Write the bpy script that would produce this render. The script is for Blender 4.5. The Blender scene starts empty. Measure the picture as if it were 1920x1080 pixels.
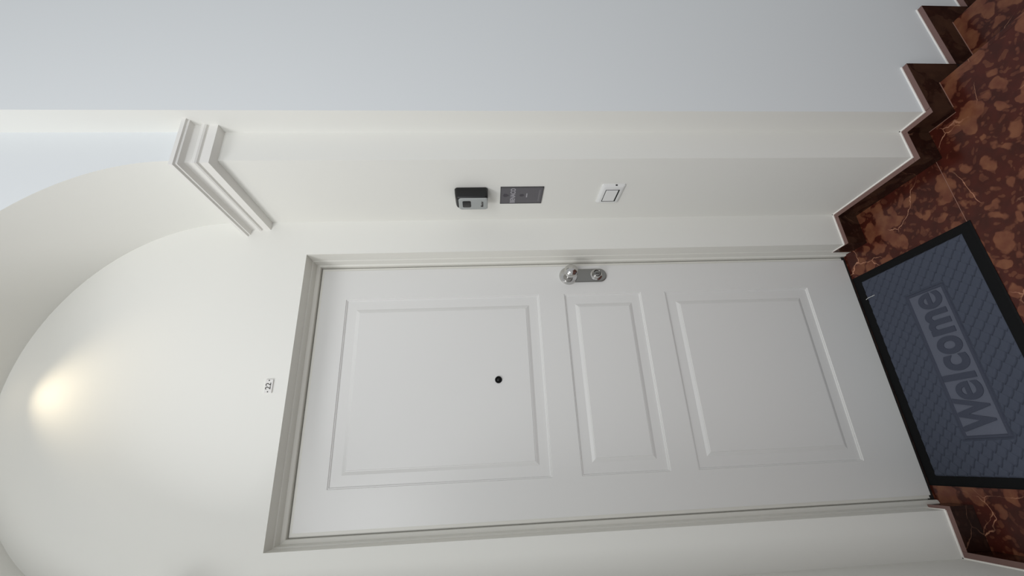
import bpy, bmesh, math, random
from mathutils import Vector, Matrix
C = bpy.context.scene.collection
scene = bpy.context.scene

# ------------------------------------------------------------------ camera
FPX = 807.069
R0 = (-0.047968549, -0.051992379, -0.997494767)
R1 = (-0.925741548, 0.377339457, 0.024849958)
R2 = (0.375102126, 0.924614366, -0.066231932)
CAM = Vector((-0.7261310, -1.4380210, 1.5023263))
cam = bpy.data.cameras.new('camera'); camo = bpy.data.objects.new('camera', cam); C.objects.link(camo)
cam.sensor_width = 36.0; cam.lens = FPX * 36.0 / 1920.0; cam.clip_start = 0.02
m = Matrix(((R0[0], -R1[0], -R2[0], CAM.x), (R0[1], -R1[1], -R2[1], CAM.y), (R0[2], -R1[2], -R2[2], CAM.z), (0, 0, 0, 1)))
camo.matrix_world = m
scene.camera = camo

# ------------------------------------------------------------------ light, world, exposure
scene.view_settings.view_transform = 'Standard'
scene.view_settings.look = 'None'
scene.view_settings.exposure = 0.0
scene.view_settings.gamma = 1.0
scene.view_settings.use_curve_mapping = False
w = bpy.data.worlds.new('daylight'); scene.world = w; w.use_nodes = True
bg = w.node_tree.nodes['Background']; bg.inputs[0].default_value = (0.965, 0.985, 1.0, 1); bg.inputs[1].default_value = 0.49

def area(name, loc, target, sx, sy, power, col):
    l = bpy.data.lights.new(name, 'AREA'); l.shape = 'RECTANGLE'; l.size = sx; l.size_y = sy; l.energy = power; l.color = col
    o = bpy.data.objects.new(name, l); C.objects.link(o); o.location = loc
    o.rotation_euler = (Vector(target) - Vector(loc)).to_track_quat('-Z', 'Y').to_euler()
    return o
area('unseen_high_light', (-2.2, -1.5, 3.5), (-0.3, 0, 1.9), 0.8, 0.8, 28, (0.99, 0.99, 1.0))  # unseen area light added high on the left, fitted to wall brightness
area('unseen_front_light', (-1.2, -2.6, 2.5), (-0.3, 0, 1.9), 0.8, 0.8, 23, (0.97, 0.985, 1.0))  # second added light, unseen behind the camera, powered to match wall tones

sp = bpy.data.lights.new('downlight_beam', 'SPOT'); sp.energy = 2.5; sp.color = (1.0, 0.84, 0.58); sp.spot_size = math.radians(106); sp.spot_blend = 0.9; sp.shadow_soft_size = 0.006
spo = bpy.data.objects.new('downlight_beam', sp); C.objects.link(spo); spo.location = (-0.462, -0.10, 2.998)

# ------------------------------------------------------------------ materials
def lin(c):
    return tuple(((v / 255) / 12.92 if v <= 10.3 else ((v / 255 + 0.055) / 1.055) ** 2.4) for v in c) + (1,)
def mat(name, rgb, rough=0.5, metal=0.0, spec=0.5, bump=0.0, bscale=200.0):
    mt = bpy.data.materials.new(name); mt.use_nodes = True
    nt = mt.node_tree; b = nt.nodes['Principled BSDF']
    b.inputs['Base Color'].default_value = lin(rgb); b.inputs['Roughness'].default_value = rough
    b.inputs['Metallic'].default_value = metal; b.inputs['Specular IOR Level'].default_value = spec
    geo = nt.nodes.new('ShaderNodeNewGeometry')
    n = nt.nodes.new('ShaderNodeTexNoise'); n.inputs['Scale'].default_value = bscale; n.inputs['Detail'].default_value = 4
    nt.links.new(geo.outputs['Position'], n.inputs['Vector'])
    if bump:
        bp = nt.nodes.new('ShaderNodeBump'); bp.inputs['Strength'].default_value = bump; bp.inputs['Distance'].default_value = 0.001
        nt.links.new(n.outputs['Fac'], bp.inputs['Height']); nt.links.new(bp.outputs['Normal'], b.inputs['Normal'])
    rr = nt.nodes.new('ShaderNodeMapRange'); rr.inputs['To Min'].default_value = max(0, rough - 0.04); rr.inputs['To Max'].default_value = min(1, rough + 0.04)
    nt.links.new(n.outputs['Fac'], rr.inputs['Value']); nt.links.new(rr.outputs['Result'], b.inputs['Roughness'])
    return mt

M_NICHE = mat('niche_wall_paint', (229, 229, 224), 0.75, bump=0.12, bscale=90)
M_WALL = mat('stairwell_wall_paint', (225, 229, 231), 0.75, bump=0.12, bscale=90)
M_TRIM = mat('plaster_moulding_paint', (231, 230, 226), 0.7)
M_DOOR = mat('satin_white_door_lacquer', (222, 222, 220), 0.38)
M_FRAME = mat('door_frame_lacquer', (224, 223, 216), 0.45)
M_CAULK = mat('white_caulk', (246, 243, 238), 0.6)
M_BLACK = mat('black_rubber', (7, 8, 10), 0.7, spec=0.2)
M_GAP = mat('dark_rubber_seal', (22, 18, 17), 0.8)
M_CHROME = mat('satin_chrome', (205, 204, 202), 0.16, 1.0)
M_STEEL = mat('brushed_steel_plate', (150, 150, 148), 0.32, 1.0)
M_DKMETAL = mat('dark_metal', (40, 40, 40), 0.4, 0.7)
M_PLASTIC = mat('white_plastic', (226, 227, 226), 0.35)
M_SWGAP = mat('switch_gap', (20, 20, 20), 0.7)
M_KBLACK = mat('black_coated_body', (13, 14, 15), 0.42)
M_KSILVER = mat('silver_painted_cover', (168, 172, 171), 0.4, 0.25)
M_SIGN = mat('grey_sign_plate', (88, 86, 91), 0.45)
M_SIGNEDGE = mat('dark_sign_edge', (70, 69, 71), 0.5)
M_SIGNTXT = mat('light_sign_print', (160, 158, 164), 0.5)
M_SIGNDK = mat('dark_sign_print', (62, 58, 66), 0.5)
M_CARPET = mat('blue_grey_carpet', (73, 78, 91), 0.95, spec=0.1, bump=0.5, bscale=900)
M_CARPET2 = mat('smooth_blue_grey_pile', (93, 97, 110), 0.85, spec=0.15, bump=0.3, bscale=900)
M_CARPETDK = mat('lettering_pile', (67, 71, 84), 0.9, spec=0.15, bump=0.4, bscale=900)
M_THREAD = mat('white_thread', (205, 207, 205), 0.8)
M_GROUT = mat('beige_grout', (150, 112, 98), 0.9)
M_INK = mat('dark_ink', (70, 68, 66), 0.6)
M_TILE = mat('glazed_number_tile', (226, 225, 222), 0.25)

def marble(name, dark, mid, hi, scale, vein=1.0, gloss=0.3):
    mt = bpy.data.materials.new(name); mt.use_nodes = True
    nt = mt.node_tree; N = nt.nodes; L = nt.links; b = N['Principled BSDF']
    geo = N.new('ShaderNodeNewGeometry')
    wn = N.new('ShaderNodeTexNoise'); wn.inputs['Scale'].default_value = 14; wn.inputs['Detail'].default_value = 3
    L.new(geo.outputs['Position'], wn.inputs['Vector'])
    sub = N.new('ShaderNodeVectorMath'); sub.operation = 'SUBTRACT'; sub.inputs[1].default_value = (0.5, 0.5, 0.5); L.new(wn.outputs['Color'], sub.inputs[0])
    sc = N.new('ShaderNodeVectorMath'); sc.operation = 'SCALE'; sc.inputs['Scale'].default_value = 0.085; L.new(sub.outputs[0], sc.inputs[0])
    add = N.new('ShaderNodeVectorMath'); L.new(geo.outputs['Position'], add.inputs[0]); L.new(sc.outputs[0], add.inputs[1])
    # nodules
    v = N.new('ShaderNodeTexVoronoi'); v.feature = 'SMOOTH_F1'; v.inputs['Scale'].default_value = scale; v.inputs['Smoothness'].default_value = 0.35
    L.new(add.outputs[0], v.inputs['Vector'])
    thn = N.new('ShaderNodeTexNoise'); thn.inputs['Scale'].default_value = 5.5; thn.inputs['Detail'].default_value = 2; L.new(geo.outputs['Position'], thn.inputs['Vector'])
    ma = N.new('ShaderNodeMath'); ma.operation = 'MULTIPLY_ADD'; ma.inputs[1].default_value = 1.15; ma.inputs[2].default_value = -0.125
    L.new(thn.outputs['Fac'], ma.inputs[0])
    df = N.new('ShaderNodeMath'); df.operation = 'SUBTRACT'; L.new(ma.outputs[0], df.inputs[0]); L.new(v.outputs['Distance'], df.inputs[1])
    mr = N.new('ShaderNodeMapRange'); mr.inputs['From Min'].default_value = -0.03; mr.inputs['From Max'].default_value = 0.05; L.new(df.outputs[0], mr.inputs['Value'])
    # smaller nodules
    v2 = N.new('ShaderNodeTexVoronoi'); v2.feature = 'SMOOTH_F1'; v2.inputs['Scale'].default_value = scale * 2.3; v2.inputs['Smoothness'].default_value = 0.3
    L.new(add.outputs[0], v2.inputs['Vector'])
    mr2 = N.new('ShaderNodeMapRange'); mr2.inputs['From Min'].default_value = 0.36; mr2.inputs['From Max'].default_value = 0.30; mr2.inputs['To Max'].default_value = 0.45; L.new(v2.outputs['Distance'], mr2.inputs['Value'])
    mx = N.new('ShaderNodeMath'); mx.operation = 'MAXIMUM'; L.new(mr.outputs[0], mx.inputs[0]); L.new(mr2.outputs[0], mx.inputs[1])
    # blob tint
    cn = N.new('ShaderNodeTexNoise'); cn.inputs['Scale'].default_value = 22; cn.inputs['Detail'].default_value = 6; L.new(geo.outputs['Position'], cn.inputs['Vector'])
    bl = N.new('ShaderNodeMix'); bl.data_type = 'RGBA'; bl.inputs['A'].default_value = lin(mid); bl.inputs['B'].default_value = lin(hi)
    cr = N.new('ShaderNodeMapRange'); cr.inputs['From Min'].default_value = 0.38; cr.inputs['From Max'].default_value = 0.62; L.new(cn.outputs['Fac'], cr.inputs['Value']); L.new(cr.outputs[0], bl.inputs['Factor'])
    dk = N.new('ShaderNodeMix'); dk.data_type = 'RGBA'; dk.inputs['A'].default_value = lin(dark); dk.inputs['B'].default_value = lin(tuple(min(255, int(c * 1.22)) for c in dark)); L.new(cr.outputs[0], dk.inputs['Factor'])
    m1 = N.new('ShaderNodeMix'); m1.data_type = 'RGBA'; L.new(mx.outputs[0], m1.inputs['Factor']); L.new(dk.outputs['Result'], m1.inputs['A']); L.new(bl.outputs['Result'], m1.inputs['B'])
    # cream veins
    w2 = N.new('ShaderNodeTexNoise'); w2.inputs['Scale'].default_value = 5; w2.inputs['Detail'].default_value = 5; L.new(geo.outputs['Position'], w2.inputs['Vector'])
    s2 = N.new('ShaderNodeVectorMath'); s2.operation = 'SCALE'; s2.inputs['Scale'].default_value = 0.18; L.new(w2.outputs['Color'], s2.inputs[0])
    a2 = N.new('ShaderNodeVectorMath'); L.new(geo.outputs['Position'], a2.inputs[0]); L.new(s2.outputs[0], a2.inputs[1])
    ve = N.new('ShaderNodeTexVoronoi'); ve.feature = 'DISTANCE_TO_EDGE'; ve.inputs['Scale'].default_value = 4.2; L.new(a2.outputs[0], ve.inputs['Vector'])
    vm = N.new('ShaderNodeMapRange'); vm.inputs['From Min'].default_value = 0.007; vm.inputs['From Max'].default_value = 0.002; L.new(ve.outputs['Distance'], vm.inputs['Value'])
    gn = N.new('ShaderNodeTexNoise'); gn.inputs['Scale'].default_value = 9; gn.inputs['Detail'].default_value = 3; L.new(a2.outputs[0], gn.inputs['Vector'])
    gm = N.new('ShaderNodeMapRange'); gm.inputs['From Min'].default_value = 0.5; gm.inputs['From Max'].default_value = 0.62; gm.inputs['To Max'].default_value = 0.75 * vein; L.new(gn.outputs['Fac'], gm.inputs['Value'])
    mm = N.new('ShaderNodeMath'); mm.operation = 'MULTIPLY'; L.new(vm.outputs[0], mm.inputs[0]); L.new(gm.outputs[0], mm.inputs[1])
    m2 = N.new('ShaderNodeMix'); m2.data_type = 'RGBA'; m2.inputs['B'].default_value = lin((205, 150, 120)); L.new(mm.outputs[0], m2.inputs['Factor']); L.new(m1.outputs['Result'], m2.inputs['A'])
    L.new(m2.outputs['Result'], b.inputs['Base Color'])
    b.inputs['Roughness'].default_value = 0.2; b.inputs['Specular IOR Level'].default_value = gloss
    return mt
M_MARBLE = marble('red_brown_nodular_marble', (62, 26, 19), (104, 58, 43), (124, 78, 55), 20)
M_MARBLE_SK = marble('skirting_marble', (40, 22, 17), (56, 36, 28), (66, 44, 33), 19, 0.3, 0.15)
M_SK_TOP = mat('skirting_top_marble', (122, 94, 88), 0.5, bump=0.3, bscale=150)

# ------------------------------------------------------------------ mesh helpers
def link(name, me, mt, parent=None, smooth=False):
    if mt: me.materials.append(mt)
    o = bpy.data.objects.new(name, me); C.objects.link(o)
    if parent: o.parent = parent
    if smooth:
        for p in me.polygons: p.use_smooth = True
    return o
def from_py(name, vs, fs, mt, parent=None, smooth=False, fix=True):
    me = bpy.data.meshes.new(name); me.from_pydata([tuple(v) for v in vs], [], fs)
    if fix:
        bm = bmesh.new(); bm.from_mesh(me); bmesh.ops.remove_doubles(bm, verts=bm.verts, dist=1e-6); bmesh.ops.recalc_face_normals(bm, faces=bm.faces); bm.to_mesh(me); bm.free()
    me.update()
    return link(name, me, mt, parent, smooth)
def box_vf(vs, fs, x0, x1, y0, y1, z0, z1):
    n = len(vs)
    vs += [(x, y, z) for x in (x0, x1) for y in (y0, y1) for z in (z0, z1)]
    fs += [(n, n+1, n+3, n+2), (n+4, n+6, n+7, n+5), (n, n+4, n+5, n+1), (n+2, n+3, n+7, n+6), (n, n+2, n+6, n+4), (n+1, n+5, n+7, n+3)]
def boxes(name, bl, mt, parent=None, bevel=0):
    vs, fs = [], []
    for b in bl: box_vf(vs, fs, *b)
    me = bpy.data.meshes.new(name); me.from_pydata(vs, [], fs)
    bm = bmesh.new(); bm.from_mesh(me); bmesh.ops.recalc_face_normals(bm, faces=bm.faces)
    bm.to_mesh(me); bm.free()
    o = link(name, me, mt, parent)
    if bevel: add_bevel(o, bevel)
    return o
def add_bevel(o, wd, seg=2):
    md = o.modifiers.new('bevel', 'BEVEL'); md.width = wd; md.segments = seg; md.limit_method = 'ANGLE'; md.angle_limit = math.radians(35)
    return md
def prism(name, poly, axis, a, b, mt, parent=None, bevel=0, smooth=False):
    """poly in the two other axes, extruded along axis from a to b"""
    def P(q, t):
        return (t, q[0], q[1]) if axis == 'x' else (q[0], t, q[1]) if axis == 'y' else (q[0], q[1], t)
    n = len(poly); vs = [P(q, a) for q in poly] + [P(q, b) for q in poly]
    fs = [tuple(range(n)), tuple(range(2*n-1, n-1, -1))] + [(i, (i+1) % n, n+(i+1) % n, n+i) for i in range(n)]
    o = from_py(name, vs, fs, mt, parent, smooth, fix=True)
    if bevel: add_bevel(o, bevel, 3)
    return o
def sweep(name, path, prof, mt, parent=None):
    """path: function p -> list of xy points offset by p ; prof: closed list of (p, z)"""
    vs, fs = [], []
    k = len(path(0))
    for p, z in prof: vs += [(q[0], q[1], z) for q in path(p)]
    n = len(prof)
    for i in range(n):
        j = (i+1) % n
        for s in range(k-1): fs.append((i*k+s, i*k+s+1, j*k+s+1, j*k+s))
    fs.append(tuple(i*k for i in range(n))); fs.append(tuple(i*k+k-1 for i in range(n)))
    return from_py(name, vs, fs, mt, parent)
def lathe(name, prof, origin, mt, parent=None, seg=48, axis='y', smooth=True):
    """prof: (distance along -y, radius)"""
    vs, fs = [], []
    for d, r in prof:
        for s in range(seg):
            a = 2*math.pi*s/seg
            if axis == 'y': vs.append((origin[0]+r*math.cos(a), origin[1]-d, origin[2]+r*math.sin(a)))
            else: vs.append((origin[0]+r*math.cos(a), origin[1]+r*math.sin(a), origin[2]-d))
    for i in range(len(prof)-1):
        for s in range(seg): fs.append((i*seg+s, i*seg+(s+1) % seg, (i+1)*seg+(s+1) % seg, (i+1)*seg+s))
    fs.append(tuple(range(seg))); fs.append(tuple(range((len(prof)-1)*seg, len(prof)*seg)))
    o = from_py(name, vs, fs, mt, parent, smooth)
    if smooth:
        md = o.modifiers.new('split', 'EDGE_SPLIT'); md.split_angle = math.radians(40)
    return o
def text(name, body, size, mt, mtx, parent=None, ext=0.0005, off=0.0, xs=1.0, spacing=1.0, res=4):
    cu = bpy.data.curves.new(name, 'FONT'); cu.body = body; cu.size = size; cu.extrude = ext; cu.offset = off; cu.align_x = 'CENTER'; cu.align_y = 'CENTER'
    cu.space_character = spacing; cu.resolution_u = res
    t = bpy.data.objects.new('tmp', cu); C.objects.link(t)
    dg = bpy.context.evaluated_depsgraph_get(); me = bpy.data.meshes.new_from_object(t.evaluated_get(dg))
    bpy.data.objects.remove(t); me.name = name
    me.transform(Matrix.Diagonal((xs, 1, 1, 1))); me.transform(mtx); me.materials.clear()
    return link(name, me, mt, parent)
def struct(o):
    o['kind'] = 'structure'
    if o.name.startswith('baseboard'):          # upward faces of the stone strips take a lighter, rougher marble
        o.data.materials.append(M_SK_TOP)
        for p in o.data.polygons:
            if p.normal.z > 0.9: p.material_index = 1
    return o
def tag(o, label, cat, group=None):
    o['label'] = label; o['category'] = cat
    if group: o['group'] = group
    return o
def thing(name, label, cat, loc):
    o = bpy.data.objects.new(name, None); C.objects.link(o); o.location = loc; o.empty_display_size = 0.05
    return tag(o, label, cat)
def rrect(x0, x1, z0, z1, r, n=6):
    pts = []
    for cx, cz, a0 in ((x1-r, z1-r, 0), (x0+r, z1-r, 90), (x0+r, z0+r, 180), (x1-r, z0+r, 270)):
        for i in range(n+1):
            a = math.radians(a0+90*i/n); pts.append((cx+r*math.cos(a), cz+r*math.sin(a)))
    return pts

# ------------------------------------------------------------------ dimensions
XR, XL = 0.1439, -1.0607      # niche side walls
D = 0.3548                    # niche depth
X2, X2L = 0.2507, -1.1675     # outer edge of the piers
YW = -0.444                   # stairwell wall face
H = 2.12; W = 0.9108; YD = 0.1005
MR, ML, MT = 0.0077, 0.0184, 0.0193
ZS = 2.412; RA = (XR-XL)/2; XC = (XR+XL)/2; RZ = 0.590
HS, TS = 0.0775, 0.0195
TOP = 3.9

# ------------------------------------------------------------------ setting: walls
struct(boxes('wall_back', [(XL-0.15, -W-ML, 0, 0.20, -0.05, H+MT), (MR, XR+0.15, 0, 0.20, -0.05, H+MT), (XL-0.15, XR+0.15, 0, 0.20, H+MT, TOP)], M_NICHE))
struct(boxes('wall_right', [(XR, X2+0.02, -D, 0.0, -0.05, ZS)], M_NICHE))
struct(boxes('wall_left', [(X2L-0.02, XL, -D, 0.0, -0.05, ZS)], M_NICHE))
ws = struct(boxes('wall_stairs', [(X2, 3.6, YW, 0.0, -2.6, TOP)], M_WALL))
ws.data.materials.append(M_NICHE)
for p in ws.data.polygons:
    if p.normal.x < -0.9: p.material_index = 1      # the return beside the pier carries the cream paint of the niche
struct(boxes('wall_landing', [(-3.4, X2L, YW, 0.0, -0.05, TOP)], M_WALL))
# arch: front face of the vault
NA = 72
arc = [(XC+RA*math.cos(math.pi*i/NA), ZS+RZ*math.sin(math.pi*i/NA)) for i in range(NA+1)]
vs, fs = [], []
for (x, z) in arc:
    xt = X2 if x > XR-1e-6 else X2L if x < XL+1e-6 else x
    vs += [(x, -D, z), (x, -D, TOP), (x, -D+0.06, z), (x, -D+0.06, TOP)]
for i in range(NA):
    a, b = 4*i, 4*i+4
    fs += [(a, b, b+1, a+1), (a+2, a+3, b+3, b+2), (a+1, b+1, b+3, a+3)]
for x0, x1 in ((XR, X2), (X2L, XL)):
    box_vf(vs, fs, x0, x1, -D, -D+0.06, ZS, TOP)
struct(from_py('wall_arch_front', vs, fs, M_WALL))
# vault: the underside of the arch
vs, fs = [], []
for (x, z) in arc:
    nx, nz = (x-XC)/RA, (z-ZS)/RZ
    vs += [(x, -D, z), (x, 0.0, z), (x+0.05*nx, 0.0, z+0.05*nz), (x+0.05*nx, -D+0.03, z+0.05*nz)]
for i in range(NA):
    a, b = 4*i, 4*i+4
    fs += [(a, b, b+1, a+1), (a+1, b+1, b+2, a+2), (a+2, b+2, b+3, a+3)]
o = struct(from_py('ceiling', vs, fs, M_NICHE)); 
for p in o.data.polygons: p.use_smooth = True
o.modifiers.new('split', 'EDGE_SPLIT').split_angle = math.radians(30)

# cornice mouldings at the springing of the arch
prof = [(0, 2.368), (0.058, 2.368), (0.058, 2.357), (0.051, 2.356), (0.051, 2.3500), (0.032, 2.3480)]
for i in range(1, 9):
    a = math.radians(90*i/8); prof.append((0.032-0.0040*math.sin(a), 2.3480-0.019*(1-math.cos(a))))
prof += [(0.0295, 2.3275), (0.0340, 2.3268), (0.036, 2.324), (0.036, 2.317), (0.0335, 2.3125), (0.027, 2.3105), (0.027, 2.3065), (0.0315, 2.3055), (0.0315, 2.281), (0, 2.279)]
struct(sweep('trim_1', lambda p: [(XR-p, 0.0), (XR-p, -D-p), (X2, -D-p)], prof, M_TRIM))
struct(sweep('trim_2', lambda p: [(XL+p, 0.0), (XL+p, -D-p), (X2L, -D-p)], prof, M_TRIM))

# ------------------------------------------------------------------ floor
J = 0.0012
fl = struct(boxes('floor', [(XL-0.05, XR+0.05, -D+0.002+J, 0.2, -0.03, 0.0), (-1.25, 0.34, -1.32, -D+0.002-J, -0.03, 0.0), (-1.25, 0.34, -3.2, -1.32-2*J, -0.03, 0.0), (-3.4, -1.25-2*J, -3.2, -D+0.002-J, -0.03, 0)], M_MARBLE))
boxes('grout', [(-3.4, 0.33, -3.2, 0.2, -0.05, -0.0008)], M_GROUT, fl)

# stairs going down to the right
RIS, TRD, XN = 0.18, 0.288, 0.355
st = thing('staircase', 'red-brown marble stairs going down to the right along the blue-grey wall', 'stairs', (XN, -1.1, 0))
def sub(o):
    o.matrix_parent_inverse = Matrix.Translation(-Vector(o.parent.location)); return o
for k in range(6):
    z = -RIS*k; x = XN+TRD*(k-1)
    if k == 0: x0, x1 = 0.34+0.0003, XN
    else: x0, x1 = x-0.015, x+TRD
    tr = sub(boxes('tread', [(x0, x1, -1.75, YW-0.0005, z-0.03, z)], M_MARBLE, st, 0.0015))
    rs = boxes('riser', [(x1-0.015-0.02, x1-0.015, -1.74, YW-0.0005, z-RIS+0.0003, z-0.0303)], M_MARBLE, st); sub(rs)

# ------------------------------------------------------------------ baseboards
def caulk(parent, bl): return boxes('caulk_line', bl, M_CAULK, parent)
def joint(parent, bl): return boxes('floor_joint', bl, M_GROUT, parent)
cw, ch = 0.0035, 0.0035
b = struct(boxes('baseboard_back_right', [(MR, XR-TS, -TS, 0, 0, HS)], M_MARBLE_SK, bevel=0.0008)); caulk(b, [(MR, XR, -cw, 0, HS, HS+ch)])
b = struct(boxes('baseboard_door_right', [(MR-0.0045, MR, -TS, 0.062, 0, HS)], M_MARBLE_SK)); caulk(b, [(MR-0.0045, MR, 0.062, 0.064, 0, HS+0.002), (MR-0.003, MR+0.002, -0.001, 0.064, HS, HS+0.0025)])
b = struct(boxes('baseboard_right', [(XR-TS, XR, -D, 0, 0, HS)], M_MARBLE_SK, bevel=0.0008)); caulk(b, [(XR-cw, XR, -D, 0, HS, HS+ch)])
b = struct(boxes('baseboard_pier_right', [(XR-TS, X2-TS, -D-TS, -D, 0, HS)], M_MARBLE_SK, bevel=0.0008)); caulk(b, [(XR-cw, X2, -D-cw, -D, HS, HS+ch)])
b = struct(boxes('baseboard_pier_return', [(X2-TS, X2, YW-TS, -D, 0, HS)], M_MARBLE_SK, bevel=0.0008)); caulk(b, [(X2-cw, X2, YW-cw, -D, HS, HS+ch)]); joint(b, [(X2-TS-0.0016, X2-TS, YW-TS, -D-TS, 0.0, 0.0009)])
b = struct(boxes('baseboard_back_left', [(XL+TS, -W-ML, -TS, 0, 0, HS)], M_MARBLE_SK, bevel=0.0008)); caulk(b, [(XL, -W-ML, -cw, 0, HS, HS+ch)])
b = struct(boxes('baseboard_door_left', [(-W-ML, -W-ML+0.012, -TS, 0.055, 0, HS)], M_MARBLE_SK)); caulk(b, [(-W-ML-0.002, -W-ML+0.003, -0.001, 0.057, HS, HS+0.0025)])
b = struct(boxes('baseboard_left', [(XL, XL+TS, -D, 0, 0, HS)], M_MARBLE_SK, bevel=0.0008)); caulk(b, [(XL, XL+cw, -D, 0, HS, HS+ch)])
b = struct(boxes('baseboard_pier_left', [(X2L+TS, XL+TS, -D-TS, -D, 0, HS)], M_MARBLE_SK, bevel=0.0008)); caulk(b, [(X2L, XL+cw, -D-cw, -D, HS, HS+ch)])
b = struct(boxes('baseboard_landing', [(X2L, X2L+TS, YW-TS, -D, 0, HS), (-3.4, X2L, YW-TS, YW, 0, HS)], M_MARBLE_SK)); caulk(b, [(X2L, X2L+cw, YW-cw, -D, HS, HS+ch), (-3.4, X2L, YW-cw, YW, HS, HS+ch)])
# stepped skirting down the stairs, one piece of stone per step
XE = 0.4415
top = []
for k in range(6):
    xs = X2 if k == 0 else XE+TRD*(k-1)
    xn = XN+TRD*k; xe = XE+TRD*k
    z0 = -RIS*k; hs = HS+0.001 if k == 0 else 0.080
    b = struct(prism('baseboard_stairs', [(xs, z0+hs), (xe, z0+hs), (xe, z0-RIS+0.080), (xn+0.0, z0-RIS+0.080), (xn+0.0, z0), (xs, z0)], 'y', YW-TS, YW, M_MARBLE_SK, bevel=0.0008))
    caulk(b, [(xs, xe+0.001, YW-cw, YW, z0+hs, z0+hs+ch)])
    joint(b, [(xs, xn, YW-TS-0.0018, YW-TS, z0, z0+0.0009)])

# ------------------------------------------------------------------ door
door = struct(bpy.data.objects.new('door_1', None)); C.objects.link(door); door.location = (0, 0, 0)
ML_ = -W+0.0145; MR_ = -0.0145; ZT = H-0.0135; ZB = 0.009
# leaf with three raised-and-fielded panels
panels = [(-0.7795, -0.1325, 0.2035, 0.7935), (-0.7795, -0.1325, 0.889, 1.192), (-0.7795, -0.1325, 1.290, 2.0155)]
rings = [(0, 0), (0.0016, 0.0032), (0.0040, 0.0030), (0.0056, 0.0062), (0.0078, 0.0066), (0.0400, 0.0062), (0.0505, 0.0022), (0.0530, 0.0020), (0.0540, 0.0006)]
vs, fs = [], []
def q(x0, x1, z0, z1, y=YD):
    n = len(vs); vs.extend([(x0, y, z0), (x1, y, z0), (x1, y, z1), (x0, y, z1)]); fs.append((n, n+1, n+2, n+3))
px0, px1 = panels[0][0], panels[0][1]
q(ML_, px0, ZB, ZT); q(px1, MR_, ZB, ZT)
zz = [ZB] + [z for p in panels for z in p[2:]] + [ZT]
for i in range(0, len(zz), 2): q(px0, px1, zz[i], zz[i+1])
for (x0, x1, z0, z1) in panels:
    prev = None
    for ins, dep in rings:
        n = len(vs); vs.extend([(x0+ins, YD+dep, z0+ins), (x1-ins, YD+dep, z0+ins), (x1-ins, YD+dep, z1-ins), (x0+ins, YD+dep, z1-ins)])
        if prev is not None:
            for s in range(4): fs.append((prev+s, prev+(s+1) % 4, n+(s+1) % 4, n+s))
        prev = n
    fs.append((prev, prev+1, prev+2, prev+3))
# leaf sides and back
n = len(vs)
vs.extend([(x, y, z) for y in (YD, 0.145) for x, z in ((ML_, ZB), (MR_, ZB), (MR_, ZT), (ML_, ZT))])
for s in range(4): fs.append((n+s, n+(s+1) % 4, n+4+(s+1) % 4, n+4+s))
fs.append((n+4, n+5, n+6, n+7))
leaf = from_py('door_leaf', vs, fs, M_DOOR, door, fix=False)
bm = bmesh.new(); bm.from_mesh(leaf.data); bmesh.ops.remove_doubles(bm, verts=bm.verts, dist=1e-5)
bmesh.ops.recalc_face_normals(bm, faces=bm.faces); bm.to_mesh(leaf.data); bm.free()
fl_y0, fl_y1 = 0.1045, 0.1105
boxes('leaf_edge', [(-0.0042, MR_, fl_y0, fl_y1, ZB, H-0.0042), (ML_, -W+0.0042, fl_y0, fl_y1, ZB, H-0.0042), (ML_, MR_, fl_y0, fl_y1, ZT, H-0.0042)], M_FRAME, door)
boxes('door_sweep', [(-W, 0, 0.1012, 0.140, 0.0005, 0.012)], M_GAP, door)
# frame lining the opening
def fpath(f, y):  # offset fraction -> U path
    r, l, t = MR*f, ML*f, MT*f
    return [(r, y, 0), (r, y, H+t), (-W-l, y, H+t), (-W-l, y, 0)]
fprof = [(1.0, -0.0004), (0.93, 0.052), (0.72, 0.054), (0.62, 0.086), (0.14, 0.090), (0.0, 0.093), (0.0, 0.1135)]
vs, fs = [], []
for f, y in fprof: vs += fpath(f, y)
def hpath(a, y): return [(a, y, 0), (a, y, H+a), (-W-a, y, H+a), (-W-a, y, 0)]
vs += hpath(-0.0138, 0.1135); vs += hpath(-0.0138, 0.150); vs += fpath(1.0, 0.150)
n = len(fprof)+3
for i in range(n):
    j = (i+1) % n
    for s in range(3): fs.append((i*4+s, i*4+s+1, j*4+s+1, j*4+s))
fs.append(tuple(i*4 for i in range(n))); fs.append(tuple(i*4+3 for i in range(n)))
from_py('door_frame', vs, fs, M_FRAME, door)

# handle plate, knob and lock
XH = -0.0585
pl = bpy.data.objects.new('door_handle', None); C.objects.link(pl); pl.parent = door; pl.location = (XH, YD, 1.11)
inv = Matrix.Translation((-XH, -YD, -1.11))
def hsub(o): o.matrix_parent_inverse = inv; return o
def lathe2(name, prof, o, mt, par): return hsub(lathe(name, prof, o, mt, par))
poly = rrect(XH-0.0275, XH+0.0275, 1.0165, 1.198, 0.0270, 10)
hsub(prism('escutcheon_plate', poly, 'y', YD, YD-0.008, M_STEEL, pl, 0.003))
lathe2('rosette', [(0.0, 0.036), (0.006, 0.036), (0.0105, 0.033), (0.012, 0.024), (0.013, 0.012), (0.0135, 0.002)], (XH, YD, 1.168), M_CHROME, pl)
KN = [(0.011, 0.0125), (0.026, 0.0105), (0.030, 0.0125), (0.0335, 0.0205)]
for i in range(1, 16):
    a = math.radians(-52+142*i/15); KN.append((0.052+0.0215*math.sin(a)*(0.86), 0.0265*math.cos(a)))
KN.append((KN[-1][0]+0.0001, 0.0004))
lathe2('door_knob', KN, (XH, YD, 1.166), M_CHROME, pl)
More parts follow.
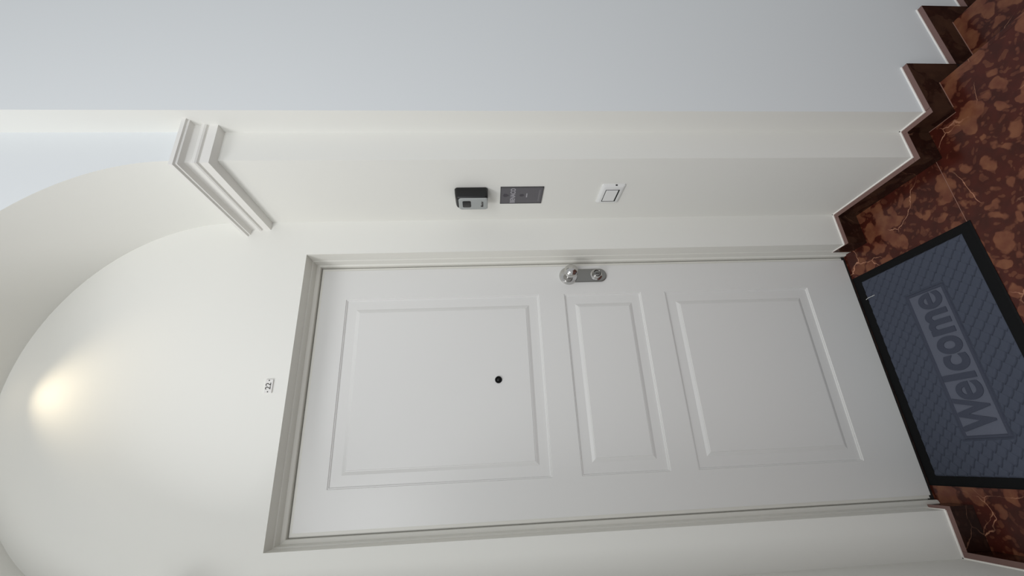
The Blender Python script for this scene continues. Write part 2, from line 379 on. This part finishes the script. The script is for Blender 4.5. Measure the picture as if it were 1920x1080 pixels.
lathe2('lock_collar', [(0.006, 0.0235), (0.010, 0.0230), (0.012, 0.0180), (0.025, 0.0165), (0.027, 0.0145), (0.0235, 0.0125), (0.021, 0.0115)], (XH, YD, 1.058), M_CHROME, pl)
lathe2('lock_cylinder', [(0.008, 0.0115), (0.0240, 0.0110), (0.0245, 0.009), (0.0246, 0.0005)], (XH, YD, 1.058), M_STEEL, pl)
hsub(boxes('keyhole', [(XH-0.0016, XH+0.0016, YD-0.0252, YD-0.0230, 1.051, 1.065)], M_GAP, pl))
# peephole
ph = bpy.data.objects.new('peephole', None); C.objects.link(ph); ph.parent = door; ph.location = (-0.4520, YD, 1.457)
inv2 = Matrix.Translation((0.4520, -YD, -1.457))
o = lathe('peephole_ring', [(0.0, 0.0125), (0.0035, 0.0120), (0.005, 0.0105), (0.0048, 0.0080), (0.0030, 0.0074)], (-0.4520, YD, 1.457), M_BLACK, ph); o.matrix_parent_inverse = inv2
o = lathe('peephole_lens', [(0.001, 0.0078), (0.0032, 0.0068), (0.0046, 0.0040), (0.005, 0.0005)], (-0.4520, YD, 1.457), M_DKMETAL, ph); o.matrix_parent_inverse = inv2

# ------------------------------------------------------------------ number plate above the door
np_ = thing('number_plate', 'small white number plate reading 22 on the wall above the door', 'number plate', (-0.4625, 0, 2.197))
o = prism('plate', rrect(-0.4845, -0.4405, 2.1845, 2.2095, 0.0022, 4), 'y', 0.0, -0.0042, M_TILE, np_, 0.0012); sub(o)
def frontmtx(x, y, z): return Matrix.Translation((x, y, z)) @ Matrix.Rotation(math.radians(90), 4, 'X')
o = text('numerals', '22', 0.0235, M_INK, frontmtx(-0.4625, -0.0043, 2.197), np_, 0.0003, 0.0002, 0.95); sub(o)
for sx in (-0.4805, -0.4445):
    sub(lathe('screw', [(0.0035, 0.0019), (0.0050, 0.0017), (0.0054, 0.0006)], (sx, 0.0, 2.197), M_DKMETAL, np_, 20))

# ------------------------------------------------------------------ key safe on the niche side wall
def sidemtx(x, y, z):  # text facing -x, reading along -y when seen from the niche
    return Matrix.Translation((x, y, z)) @ Matrix(((0, 0, -1, 0), (-1, 0, 0, 0), (0, 1, 0, 0), (0, 0, 0, 1)))
kb = thing('key_safe', 'black key lock box with silver front cover on the side wall of the niche', 'key box', (XR, -0.175, 1.535))
ky0, ky1, kz0, kz1 = -0.2115, -0.142, 1.479, 1.592
def loft(name, secs, mt, par):
    """secs: list of polygons (y,z) with their x"""
    vs, fs = [], []; n = len(secs[0][1])
    for x, poly in secs: vs += [(x, a, b) for a, b in poly]
    for i in range(len(secs)-1):
        for s in range(n): fs.append((i*n+s, i*n+(s+1) % n, (i+1)*n+(s+1) % n, (i+1)*n+s))
    fs.append(tuple(range(n))); fs.append(tuple(range((len(secs)-1)*n, len(secs)*n)))
    o = from_py(name, vs, fs, mt, par, True); o.modifiers.new('split', 'EDGE_SPLIT').split_angle = math.radians(38)
    return o
secs = []
for t, ins, zi in ((0, 0.0015, 0.0015), (0.003, 0, 0), (0.020, 0.0012, 0.001), (0.032, 0.0018, 0.003), (0.039, 0.003, 0.006), (0.0415, 0.0055, 0.009)):
    secs.append((XR-t, rrect(ky0+ins, ky1-ins, kz0+zi*0.35, kz1-zi, 0.010, 6)))
sub(loft('body', secs, M_KBLACK, kb))
secs = []
for t, ins in ((0.037, 0.0), (0.0435, 0.0), (0.0455, 0.0018), (0.046, 0.004)):
    secs.append((XR-t, rrect(ky0+0.0045+ins, ky1-0.0005-ins, kz0+0.0015+ins, kz1-0.013-ins, 0.009, 6)))
cov = sub(loft('shutter_cover', secs, M_KSILVER, kb)); cov['label'] = 'silver front cover'
secs = [(XR-t, rrect(ky0+0.0150+i, ky1-0.0185-i, 1.538+i, 1.566-i, 0.005, 5)) for t, i in ((0.0445, 0), (0.0475, 0), (0.0482, 0.0012))]
sub(loft('release_button', secs, M_KBLACK, kb))
sub(text('lettering', 'Master', 0.0125, M_INK, sidemtx(XR-0.0462, -0.177, 1.4995), kb, 0.0003, 0.0003, 0.95))

# ------------------------------------------------------------------ sign
sg = thing('sign', 'grey printed sign plate below the key lock box on the niche wall', 'sign', (XR, -0.1625, 1.36))
sy0, sy1, sz0, sz1 = -0.2120, -0.1132, 1.2865, 1.4350
sub(boxes('plate', [(XR-0.0028, XR, sy0, sy1, sz0, sz1)], M_SIGN, sg))
sub(boxes('edge_band', [(XR-0.0031, XR-0.0005, sy0-0.0003, sy0+0.0035, sz0, sz1), (XR-0.0031, XR-0.0005, sy1-0.0035, sy1+0.0003, sz0, sz1), (XR-0.0031, XR-0.0005, sy0, sy1, sz1-0.002, sz1+0.0003), (XR-0.0031, XR-0.0005, sy0, sy1, sz0-0.0003, sz0+0.003)], M_SIGNEDGE, sg))
xs_ = XR-0.0031; yc = -0.1640
sub(text('lettering', 'BENACO', 0.0235, M_SIGNTXT, sidemtx(xs_, -0.1625, 1.3905), sg, 0.0002, 0.0008, 0.93))
# emblem: a small building silhouette in a dark tone
emb = [(0, 0), (0, 0.008), (0.003, 0.011), (0.006, 0.008), (0.0085, 0.014), (0.011, 0.008), (0.014, 0.011), (0.017, 0.008), (0.017, 0), (0.0125, -0.004), (0.0085, -0.009), (0.0045, -0.004)]
def flat(name, poly, mt, par, x): return sub(prism(name, poly, 'x', x, x-0.0003, mt, par))
flat('emblem', [(yc-0.0085+a, 1.4135+b) for a, b in emb], M_SIGNDK, sg, xs_+0.0001)
flat('small_emblem', [(yc-0.007+0.014*math.cos(t)*0.5+0.007, 1.3600+0.008*math.sin(t)) for t in [2*math.pi*i/20 for i in range(20)]], M_SIGNDK, sg, xs_+0.0001)
# the small print is too small to read in the photo: kept as faint printed strips
flat('small_print', [(yc-0.012, 1.3405), (yc+0.012, 1.3405), (yc+0.012, 1.3445), (yc-0.012, 1.3445)], M_SIGNTXT, sg, xs_+0.0001)
flat('bottom_print', [(-0.198, 1.2955), (-0.128, 1.2955), (-0.128, 1.3015), (-0.198, 1.3015)], mat('faint_sign_print', (108, 106, 110), 0.5), sg, xs_+0.0001)

# ------------------------------------------------------------------ light switch
sw = thing('light_switch', 'white rectangular light switch plate with one rocker below the grey sign', 'light switch', (XR, -0.169, 1.045))
py0, py1, pz0, pz1 = -0.2235, -0.1145, 1.0035, 1.0855
secs = [(XR-t, rrect(py0+i, py1-i, pz0+i, pz1-i, 0.006, 5)) for t, i in ((0, 0), (0.004, 0.0), (0.0085, 0.006), (0.0095, 0.0095))]
sub(loft('cover_plate', secs, M_PLASTIC, sw))
ry0, ry1, rz0, rz1 = -0.2010, -0.1305, 1.0195, 1.0690
sub(boxes('rocker_gap', [(XR-0.0101, XR-0.006, ry0, ry1, rz0, rz1)], M_SWGAP, sw))
o = sub(boxes('rocker', [(XR-0.0112, XR-0.006, ry0+0.0018, ry1-0.0036, rz0+0.0050, rz1-0.0022)], M_PLASTIC, sw)); add_bevel(o, 0.0012)
sub(boxes('plate_notch', [(XR-0.0070, XR-0.003, py0-0.0002, py0+0.0025, 1.0335, 1.0400)], M_SWGAP, sw))

# ------------------------------------------------------------------ door mat
mt_ = thing('door_mat', 'blue-grey welcome mat with black rubber border lying before the door', 'door mat', (-0.4835, -0.1365, 0))
mx0, mx1, my0, my1 = -0.8665, -0.1020, -0.3635, 0.0992
cx0, cx1, cy0, cy1 = -0.8360, -0.1300, -0.3290, 0.0620
vs, fs = [], []
def ringq(a, za, b, zb):
    n = len(vs)
    for (x0, x1, y0, y1), z in ((a, za), (b, zb)):
        vs.extend([(x0, y0, z), (x1, y0, z), (x1, y1, z), (x0, y1, z)])
    for s in range(4): fs.append((n+s, n+(s+1) % 4, n+4+(s+1) % 4, n+4+s))
R_ = lambda i: (mx0+i, mx1-i, my0+i, my1-i)
ringq(R_(0), 0.0002, R_(0.0), 0.0016); ringq(R_(0), 0.0016, R_(0.004), 0.0032); ringq(R_(0.004), 0.0032, (cx0, cx1, cy0, cy1), 0.0042); ringq((cx0, cx1, cy0, cy1), 0.0042, (cx0, cx1, cy0, cy1), 0.0002)
ringq((cx0, cx1, cy0, cy1), 0.0002, R_(0), 0.0002)
sub(from_py('rubber_border', vs, fs, M_BLACK, mt_))
# carpet surface with staggered diagonal ribs, sunk around the text panel
fx0, fx1, fy0, fy1 = -0.7290, -0.2480, -0.2180, -0.0810
NX, NY = 420, 232
S2 = math.sqrt(2)
def hgt(x, y):
    e = min(x-cx0, cx1-x, y-cy0, cy1-y)
    h = 0.0078
    u = (x+y)/S2; v = (y-x)/S2
    P, T = 0.0270, 0.0290
    k = (v/T) % 1.0
    uu = (u + 0.0058*(k-0.5) + 0.0010*math.sin(v*210)) / P
    f = (uu % 1.0)
    d = min(f, 1-f)*P
    h -= 0.0052*math.exp(-(d/0.0024)**2)
    h += 0.0030*(f-0.5)
    dv = min(k, 1-k)*T
    h -= (0.0009 if f < 0.45 else 0.0003)*math.exp(-(dv/0.0016)**2)
    if fx0-0.004 < x < fx1+0.004 and fy0-0.004 < y < fy1+0.004: h = 0.0036
    return 0.0028+(h-0.0028)*min(1.0, max(0.0, e/0.004))
vs = []; fs = []
for j in range(NY+1):
    y = cy0+(cy1-cy0)*j/NY
    for i in range(NX+1):
        x = cx0+(cx1-cx0)*i/NX
        vs.append((x, y, hgt(x, y)))
for j in range(NY):
    for i in range(NX):
        a = j*(NX+1)+i; fs.append((a, a+1, a+NX+2, a+NX+1))
sub(from_py('carpet', vs, fs, M_CARPET, mt_, True, fix=False))
def frame_ring(name, x0, x1, y0, y1, wd, z0, z1, mt, par, bev):
    vs, fs = [], []
    R = lambda i: (x0+i, x1-i, y0+i, y1-i)
    def rq(a, za, b, zb):
        n = len(vs)
        for (p0, p1, q0, q1), z in ((a, za), (b, zb)): vs.extend([(p0, q0, z), (p1, q0, z), (p1, q1, z), (p0, q1, z)])
        for s in range(4): fs.append((n+s, n+(s+1) % 4, n+4+(s+1) % 4, n+4+s))
    rq(R(0), z0, R(bev), z1); rq(R(bev), z1, R(wd-bev), z1); rq(R(wd-bev), z1, R(wd), z0); rq(R(wd), z0, R(0), z0)
    return sub(from_py(name, vs, fs, mt, par))
sub(boxes('text_panel', [(fx0+0.010, fx1-0.010, fy0+0.010, fy1-0.010, 0.0030, 0.0050)], M_CARPET2, mt_))
frame_ring('panel_border', fx0, fx1, fy0, fy1, 0.0125, 0.0030, 0.0072, M_CARPETDK, mt_, 0.003)
# raised lettering, each glyph fitted to its own width, joined into one part
bmw = bmesh.new()
for chx, gx0, gx1, gy0, gy1 in (('W', -0.7055, -0.6045, -0.1965, -0.0945), ('e', -0.6150, -0.5585, -0.1970, -0.1175), ('l', -0.5515, -0.5330, -0.1955, -0.0930),
                                ('c', -0.5245, -0.4740, -0.1970, -0.1175), ('o', -0.4710, -0.4140, -0.1970, -0.1175), ('m', -0.4060, -0.3235, -0.1955, -0.1175), ('e', -0.3175, -0.2625, -0.1970, -0.1175)):
    g = text('glyph', chx, 0.12, M_CARPETDK, Matrix.Identity(4), None, 0.0018, (0.0018 if chx == 'e' else 0.0036), 1.0, 1.0, 8)
    gm = g.data; bx = [v.co.x for v in gm.vertices]; by = [v.co.y for v in gm.vertices]
    sx = (gx1-gx0)/(max(bx)-min(bx)); sy = (gy1-gy0)/(max(by)-min(by))
    gm.transform(Matrix.Translation((gx0-min(bx)*sx, gy0-min(by)*sy, 0.0052)) @ Matrix.Diagonal((sx, sy, 1, 1)))
    bmw.from_mesh(gm); bpy.data.objects.remove(g)
lm = bpy.data.meshes.new('lettering'); bmw.to_mesh(lm); bmw.free()
for p in lm.polygons: p.material_index = 0
o = sub(link('lettering', lm, M_CARPETDK, mt_)); add_bevel(o, 0.0009)
# loose white thread on the mat
pts = [(1624, 562), (1627.5, 558.5), (1633, 556.5), (1640, 553)]
def at(px, py, z):
    a, b_ = (px-960)/FPX, (py-540)/FPX
    d = Vector((R0[0]*a+R1[0]*b_+R2[0], R0[1]*a+R1[1]*b_+R2[1], R0[2]*a+R1[2]*b_+R2[2]))
    t = (z-CAM.z)/d.z; return CAM+d*t
cu = bpy.data.curves.new('thread', 'CURVE'); cu.dimensions = '3D'; cu.bevel_depth = 0.0011; cu.bevel_resolution = 2; cu.resolution_u = 8
s = cu.splines.new('NURBS'); s.points.add(len(pts)-1)
for i, p in enumerate(pts): w3 = at(p[0], p[1], 0.0085); s.points[i].co = (w3.x, w3.y, 0.0083, 1)
s.use_endpoint_u = True; s.order_u = 3
t = bpy.data.objects.new('tmp', cu); C.objects.link(t)
me = bpy.data.meshes.new_from_object(t.evaluated_get(bpy.context.evaluated_depsgraph_get())); bpy.data.objects.remove(t); me.materials.clear()
tag(link('thread', me, M_THREAD, None, True), 'short white thread lying on the door mat near the door', 'thread')

# ------------------------------------------------------------------ recessed downlight in the vault (its beam is set at the top)
dl = thing('downlight', 'small recessed warm downlight at the crown of the vault', 'light', (-0.462, -0.10, 3.0))
sub(lathe('trim_ring', [(-0.012, 0.040), (0.000, 0.040), (0.003, 0.037), (0.003, 0.031), (0.0, 0.030)], (-0.462, -0.10, 3.004), M_PLASTIC, dl, axis='z'))
M_LENS = mat('warm_lit_lens', (255, 240, 215), 0.4)
M_LENS.node_tree.nodes['Principled BSDF'].inputs['Emission Color'].default_value = (1.0, 0.84, 0.58, 1)
M_LENS.node_tree.nodes['Principled BSDF'].inputs['Emission Strength'].default_value = 5.0
sub(lathe('lens', [(-0.006, 0.0295), (0.0005, 0.0295), (0.0015, 0.020), (0.0018, 0.0005)], (-0.462, -0.10, 3.003), M_LENS, dl, axis='z'))
